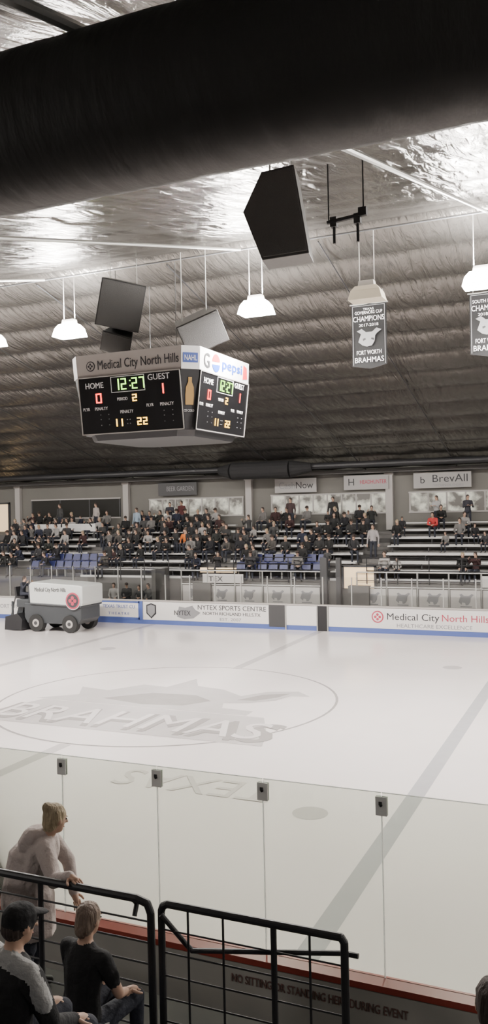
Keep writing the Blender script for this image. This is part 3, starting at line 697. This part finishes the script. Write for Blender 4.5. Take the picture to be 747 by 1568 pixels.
    ex.hull(_sphpts(H+hf*.078*s-hu*.062*s,V((.022,.010,.006))*s,HB),M_lip)
    bm=ex.bm; bmesh.ops.recalc_face_normals(bm,faces=bm.faces[:])
    for f_ in bm.faces: f_.smooth=True
    bm.from_mesh(me)
    for m_ in ex.mats[len(cols):]: me.materials.append(m_)
    bm.to_mesh(me); bm.free()
    o=bpy.data.objects.new(name,me); COL.objects.link(o)
    if parent: o.parent=parent
    return o
def seated(s=1.0,lean=.15,arms='knee',spread=.12):
    J={'scale':s}; P=V((0,0,.10)); J['pelvis']=P; sl=math.sin(lean); cl=math.cos(lean)
    J['neck']=P+V((0,.50*sl,.50*cl)); J['head']=J['neck']+V((0,.03+.10*sl,.155)); J['hf']=V((0,1,-.15))
    for q,g in (('L',-1),('R',1)):
        J['sh'+q]=J['neck']+V((g*.17,0,-.06)); J['hip'+q]=V((g*.09,.02,.07)); J['kn'+q]=V((g*spread,.43,.10)); J['an'+q]=V((g*spread,.42,-.34)); J['toe'+q]=V((g*(spread+.02),.57,-.405))
        if arms=='knee': J['el'+q]=J['sh'+q]+V((g*.06,.08,-.25)); J['wr'+q]=V((g*.12,.34,.18)); J['hd'+q]=V((0,1,-.3))
        elif arms=='clasp': J['el'+q]=J['sh'+q]+V((g*.05,.10,-.24)); J['wr'+q]=V((g*.05,.36,.22)); J['hd'+q]=V((-g*.5,1,0))
        elif arms=='up': J['el'+q]=J['sh'+q]+V((g*.08,.16,-.18)); J['wr'+q]=J['sh'+q]+V((g*.02,.30,.02)); J['hd'+q]=V((-g*.4,.3,1))
    for k_ in J:
        if isinstance(J[k_],Vector) and k_[:2] not in('hf','hd'): J[k_]=J[k_]*s
    return J
def standing(s=1.0,arms='down'):
    J={'scale':s}; P=V((0,0,.93)); J['pelvis']=P; J['neck']=P+V((0,.01,.50)); J['head']=J['neck']+V((0,.02,.155)); J['hf']=V((0,1,-.1))
    for q,g in (('L',-1),('R',1)):
        J['sh'+q]=J['neck']+V((g*.175,0,-.06)); J['hip'+q]=V((g*.09,0,.90)); J['kn'+q]=V((g*.10,.03,.48)); J['an'+q]=V((g*.11,0,.08)); J['toe'+q]=V((g*.13,.15,.035))
        if arms=='down': J['el'+q]=J['sh'+q]+V((g*.07,-.02,-.28)); J['wr'+q]=J['el'+q]+V((g*.01,.08,-.25)); J['hd'+q]=V((0,.2,-1))
        else: J['el'+q]=J['sh'+q]+V((g*.06,.06,-.26)); J['wr'+q]=J['el'+q]+V((-g*.1,.2,.08)); J['hd'+q]=V((-g*.6,.6,.2))
    for k_ in J:
        if isinstance(J[k_],Vector) and k_[:2] not in('hf','hd'): J[k_]=J[k_]*s
    return J
def place(J,loc,yaw):
    R=Matrix.Rotation(yaw,3,'Z'); out={}
    for k_,v in J.items():
        if isinstance(v,Vector): out[k_]=(R@v) if k_[:2] in('hf','hd','pn') else (R@v+V(loc))
        else: out[k_]=v
    return out
CC={'top':M_shirt,'bottom':M_jean,'hair':M_hairb}
crowd=empty('spectator_crowd')
base=[]
for i,(J,kw) in enumerate([(seated(1,.15,'knee'),{}),(seated(.98,.45,'clasp'),{}),(seated(.95,.05,'up'),{'hair_long':.2}),(seated(.97,.3,'knee',.08),{'hair_long':.22}),(seated(1.03,.1,'clasp'),{'cap':True}),(seated(.72,.2,'knee'),{})]):
    C=dict(CC)
    if i in(3,): C['hair']=M_hairbl
    o=build_person('seated_spectator_%d'%i,J,C,voxel=.024,**kw); base.append(o.data); bpy.data.objects.remove(o)
stb=[]
for i,(J,kw) in enumerate([(standing(1,'down'),{}),(standing(.96,'fold'),{'hair_long':.2})]):
    o=build_person('standing_spectator_%d'%i,J,CC,voxel=.024,**kw); stb.append(o.data); bpy.data.objects.remove(o)
PAL=[(.012,.012,.012),(.02,.02,.022),(.03,.03,.033),(.015,.018,.035),(.05,.05,.05),(.14,.135,.13),(.035,.014,.014),(.01,.01,.01),(.06,.055,.05),(.02,.022,.02),(.30,.29,.28),(.018,.018,.02),(.02,.02,.02),(.012,.012,.015)]
def put(me,x,y,z,yaw,col):
    o=bpy.data.objects.new('spectator',me); COL.objects.link(o); o.parent=crowd; o.location=(x,y,z); o.rotation_euler=(0,0,yaw); o.color=(*col,1)
for i in range(7):
    y=YS+DY*i+.13; z=ZS+DZ*i+.4; x=-31.0
    while x<-3.2:
        near_aisle=min(abs(x-a) for a in aisles)<.5
        if x<-24.8: p=.6 if i>0 else .3
        elif x<-17.4: p=.68
        elif x<-10: p=.52
        else: p=.20
        if i<2: p*=.65
        if i==6 and x<-24.8: p=.3
        if not near_aisle and random.random()<p:
            put(random.choice(base),x+random.uniform(-.08,.08),y+.10,z,math.pi+random.uniform(-.5,.5),random.choice(PAL))
        x+=.55
for (x,y,z,col) in ((-23.3,31.9,ZS+DZ*5,(.30,.38,.46)),(-24.6,30.6,ZS+DZ*3-.0,(.03,.03,.03)),(-12.6,32.45,ZS+DZ*6,(.02,.02,.02)),(-21.6,32.45,ZS+DZ*6,(.03,.03,.04)),(-20.9,32.45,ZS+DZ*6,(.08,.02,.02)),(-9.9,29.7,ZS+DZ*2,(.3,.28,.28)),(-7.6,32.45,ZS+DZ*6,(.4,.4,.4)),(-6.2,32.45,ZS+DZ*6,(.04,.04,.05)),(-28.6,32.45,ZS+DZ*6,(.05,.05,.05)),(-26.2,32.45,ZS+DZ*6,(.4,.36,.34)),(-17.2,30.0,ZS+DZ*3-.16,(.03,.03,.03)),(-19.9,29.9,ZS+DZ*2,(.02,.02,.02)),(-14.8,32.45,ZS+DZ*6,(.05,.03,.03)),(-22.9,28.6,ZS+DZ*0+.0,(.02,.02,.02))):
    put(random.choice(stb),x,y,z,math.pi+random.uniform(-.6,.6),col)
put(base[0],-19.5,YS+DY*3+.23,ZS+DZ*3+.4,math.pi,(.65,.18,.04)); put(base[1],-7.6,YS+DY*5+.23,ZS+DZ*5+.4,math.pi,(.45,.04,.04))
mb=MB('bench_seat'); mb.box((-24.5,26.75,.82),(-19.4,27.05,.87),M_alu)
for xx in (-24.2,-22.6,-21,-19.6): mb.box((xx-.03,26.82,-.03),(xx+.03,26.98,.82),M_char)
mb.done()
for xx,j in ((-21.6,0),(-20.9,4),(-20.2,1),(-19.7,0),(-23.2,2)): put(base[j],xx,26.88,.87,math.pi+random.uniform(-.4,.4),random.choice(PAL))

# near spectators -----------------------------------------------------------
J={'scale':.97,'bulk':1.25,'pelvis':V((-4.24,-1.74,2.14)),'neck':V((-4.03,-1.72,2.64)),'head':V((-3.95,-1.73,2.765)),'hf':V((.45,.85,-.2)),
 'shR':V((-3.94,-1.87,2.57)),'shL':V((-4.16,-1.57,2.57)),'elR':V((-3.78,-1.99,2.42)),'wrR':V((-3.53,-2.15,2.555)),'hdR':V((.9,-.3,-.05)),'pnR':V((0,0,-1)),
 'elL':V((-4.02,-1.48,2.34)),'wrL':V((-3.92,-1.56,2.14)),'hdL':V((.5,-.2,-.8)),
 'hipR':V((-4.19,-1.83,2.10)),'hipL':V((-4.27,-1.65,2.10)),'knR':V((-4.16,-1.83,1.78)),'knL':V((-4.22,-1.62,1.78)),'anR':V((-4.20,-1.83,1.43)),'anL':V((-4.30,-1.62,1.43)),'toeR':V((-4.08,-1.76,1.39)),'toeL':V((-4.18,-1.54,1.39))}
ex=[('top',[(V((-4.09,-1.76,2.65)),V((.115,.12,.05)),None),(V((-4.16,-1.78,2.56)),V((.09,.10,.07)),None)]),
    ('top',[(V((-4.20,-1.74,2.46)),V((.16,.16,.10)),None),(V((-4.22,-1.74,2.10)),V((.23,.20,.10)),None)]),
    ('top',[(V((-4.22,-1.74,2.12)),V((.23,.20,.10)),None),(V((-4.20,-1.74,1.88)),V((.22,.19,.06)),None)])]
build_person('woman_in_beige_hoodie',J,{'top':M_hood,'bottom':M_jean,'hair':M_hairbl},voxel=.012,bun=True,extra=ex)
J=place(seated(1.0,.12,'knee'),(-2.97,-3.52,2.17),-.35); J['bulk']=1.12
sd_=(J['shR']-J['shL']).normalized(); bk=V((.1,-1,0))*.02
A_=J['neck']+sd_*.05+bk*2; B_=J['shR']+Z*.05+bk; C_=J['shR'].lerp(J['elR'],.45)+sd_*.04+bk*.5
ex=[('accent',[(A_,.045,None),(B_,.048,None)]),('accent',[(B_,.048,None),(C_,.045,None)]),('accent',[(J['neck']-sd_*.06+bk*2,.045,None),(J['shL']+Z*.05+bk,.045,None)]),('accent',[(J['neck']-sd_*.06+bk*2.5,.045,None),(A_,.045,None)])]
build_person('man_in_black_cap',J,{'top':M_blackcloth,'accent':M_graycloth,'bottom':M_jean,'hair':M_blackcloth,'hair2':M_hairb},voxel=.012,cap=True,extra=ex)
J=place(seated(.90,.12,'knee'),(-3.06,-2.72,1.89),-.2)
build_person('child_in_black_tshirt',J,{'top':M_blackcloth,'bottom':M_jean,'hair':M_hairk,'sleeve':'short'},voxel=.011,hair_long=.07,bun=False)
J=place(seated(1.0,.1,'knee'),(-.50,-3.42,2.21),.1); J['bulk']=1.1
build_person('man_in_dark_jacket',J,{'top':M_blackcloth,'bottom':M_jean,'hair':M_hairb},voxel=.012)

# ---------------------------------------------------------------- near stand
mb=MB('near_stand_platform')
mb.box((-16,-3.0,-.03),(12,-1.35,1.35),M_concd)
for k,(y0,y1,z) in enumerate(((-3.85,-3.0,1.72),(-4.7,-3.85,2.12),(-5.55,-4.7,2.55),(-6.3,-5.55,2.98),(-10.98,-6.3,3.4))): mb.box((-16,y0,-.03),(12,y1,z),M_concd)
mb.done()
sr=MB('folding_seats')
def nseat(x,y,z):
    sr.hexa([(x-.21,y-.02,z+.36),(x+.21,y-.02,z+.36),(x+.21,y+.36,z+.38),(x-.21,y+.36,z+.38)],[(x-.21,y-.02,z+.42),(x+.21,y-.02,z+.42),(x+.21,y+.36,z+.44),(x-.21,y+.36,z+.44)],M_seatn)
    sr.hexa([(x-.21,y-.08,z+.40),(x+.21,y-.08,z+.40),(x+.21,y-.04,z+.40),(x-.21,y-.04,z+.40)],[(x-.20,y-.2,z+.82),(x+.20,y-.2,z+.82),(x+.20,y-.16,z+.82),(x-.20,y-.16,z+.82)],M_seatn)
    for g in (-.235,.235): sr.box((x+g-.015,y-.04,z+.0),(x+g+.015,y+.02,z+.6),M_steel); sr.box((x+g-.025,y-.1,z+.6),(x+g+.025,y+.22,z+.63),M_steel)
for k in range(4): nseat(-4.18+.5*k,-2.80,1.35)
for k in range(3): nseat(-3.4+.5*k,-3.6,1.72)
nseat(-.47,-3.55,1.72)
sr.done(bevel=.01)
rl=empty('metal_railing')
mb=MB('left_section')
zt=2.52; yr=-2.2
mb.tube([(-6.5,yr,zt),(-2.96,yr,zt),(-2.88,yr,zt-.02),(-2.855,yr,zt-.08),(-2.85,yr,1.35)],.027,M_black,12)
for x in (-3.74,-4.7,-5.7): mb.cyl((x,yr,1.35),(x,yr,zt),.02,M_black,10)
for k in range(7): mb.cyl((-6.5,yr,zt-.14*(k+1)),(-2.85,yr,zt-.14*(k+1)),.007,M_black,6)
mb.tube([(-3.55,yr+.07,zt-.03),(-3.05,yr+.07,zt-.03),(-2.99,yr+.05,zt-.06),(-2.98,yr,zt-.12)],.017,M_black,10)
mb.done(rl,smooth=False)
mb=MB('right_section')
mb.tube([(-2.775,yr,1.35),(-2.775,yr,zt-.05),(-2.76,yr,zt-.015),(-2.73,yr,zt),(-1.55,yr,zt),(-1.53,yr,zt-.03),(-1.53,yr,1.35)],.025,M_black,12)
mb.cyl((-1.985,yr,1.35),(-1.985,yr,zt),.02,M_black,10)
for x in (-2.33,-1.75,-2.58): mb.cyl((x,yr,1.35),(x,yr,zt-.02),.008,M_black,8)
for k in range(6): mb.cyl((-2.775,yr,zt-.15*(k+1)-.02),(-1.53,yr,zt-.15*(k+1)-.02),.006,M_black,6)
mb.tube([(-2.76,yr-.03,zt-.06),(-2.62,yr+.05,zt-.27),(-2.58,yr+.05,zt-.30),(-1.55,yr+.05,zt-.12),(-1.46,yr+.05,zt-.12)],.017,M_black,10)
mb.done(rl)

# ---------------------------------------------------------------- ice resurfacer
zb=empty('ice_resurfacer',(-22,23.4,0))
M_zd=mat('resurfacer_dark',(.045,.05,.055),.4); M_zw=mat('resurfacer_white',(.60,.62,.60),.35)
yn,yf=22.55,24.1; xr=-20.42
mb=MB('chassis')
mb.prism([(-23.3,.35),(xr-.3,.35),(xr-.12,.55),(xr-.12,1.15),(-23.45,1.2),(-23.45,.6)],(0,yn+.06,0),X,Z,Yv,yf-yn-.12,M_zd)
mb.prism([(-23.9,1.0),(-23.2,1.0),(-23.2,1.35),(-23.9,1.35)],(0,yn+.1,0),X,Z,Yv,yf-yn-.2,M_zd)
mb.done(zb,bevel=.03)
mb=MB('snow_tank')
mb.prism([(-23.1,1.2),(xr-.08,1.12),(xr,1.25),(xr,1.96),(xr-.14,2.0),(-23.0,2.12),(-23.15,2.0)],(0,yn,0),X,Z,Yv,yf-yn,M_zw)
mb.prism([(-23.1,1.15),(xr-.05,1.07),(xr-.05,1.16),(-23.1,1.24)],(0,yn-.02,0),X,Z,Yv,yf-yn+.04,M_zd); mb.done(zb,bevel=.04)
mb=MB('conditioner')
mb.prism([(-24.45,.03),(-23.55,.03),(-23.5,.5),(-23.75,.75),(-24.4,.6)],(0,yn-.05,0),X,Z,Yv,yf-yn+.1,M_black)
mb.prism([(-24.1,.6),(-23.8,.6),(-23.6,1.15),(-23.9,1.15)],(0,yn+.3,0),X,Z,Yv,.15,M_zd)
mb.cyl((-24.3,yn+.2,.5),(-24.0,yn+.2,1.5),.03,M_char); mb.cyl((-24.15,yn+.15,.5),(-24.15,yn+.15,1.25),.05,M_zd); mb.done(zb,bevel=.02)
mb=MB('wheels')
for wx in (-22.8,-21.08):
    for wy in (yn-.02,yf-.26):
        mb.cyl((wx,wy,.37),(wx,wy+.28,.37),.37,M_rubber,28); mb.cyl((wx,wy-.012,.37),(wx,wy+.29,.37),.17,M_header,20); mb.cyl((wx,wy-.03,.37),(wx,wy+.3,.37),.08,M_char,12)
mb.done(zb)
mb=MB('driver_station')
mb.prism([(-24.15,1.35),(-23.65,1.35),(-23.65,1.45),(-24.05,1.45),(-24.12,1.85),(-24.2,1.85)],(0,yn+.35,0),X,Z,Yv,.5,M_black)
mb.cyl((-23.25,yn+.6,1.3),(-23.42,yn+.6,1.85),.03,M_black)
for k in range(16):
    a=2*math.pi*k/16;b=2*math.pi*(k+1)/16
    cc=V((-23.43,yn+.6,1.87))
    p=lambda t: cc+Yv*.19*math.cos(t)+V((.95,0,.3))*.19*math.sin(t)
    mb.cyl(p(a),p(b),.014,M_black,6)
mb.box((-23.25,yn+.1,1.2),(-23.15,yf-.1,2.0),M_zd); mb.done(zb)
mb=MB('side_logo')
lc=V((-20.88,yn-.02,1.36)); mb.cyl(lc,lc-Yv*.015,.38,M_zw,32); mb.cyl(lc-Yv*.01,lc-Yv*.02,.35,M_textred,32); mb.cyl(lc-Yv*.02,lc-Yv*.025,.28,M_zd,32)
for a in range(4):
    q=lc+X*.12*math.cos(a*math.pi/2)+Z*.12*math.sin(a*math.pi/2); mb.cyl(q-Yv*.02,q-Yv*.035,.08,M_textred,14)
mb.done(zb)
text('Medical City North Hills',(-22.85,yn-.01,1.72),X,Z,.18,M_textdark,zb,wfit=1.6)
J=place(seated(1.0,.15,'up'),(-23.95,yn+.6,1.45),-math.pi/2)
for q in 'LR': J['an'+q]+=V((0.1,0,.12)); J['toe'+q]+=V((.1,0,.12))
build_person('resurfacer_driver',J,{'top':M_jean,'bottom':M_jean,'hair':M_hairb},voxel=.024,cap=False)

# ---------------------------------------------------------------- world
w=bpy.data.worlds.new('world'); bpy.context.scene.world=w; w.use_nodes=True
w.node_tree.nodes['Background'].inputs[0].default_value=(.9,.92,1,1); w.node_tree.nodes['Background'].inputs[1].default_value=.03
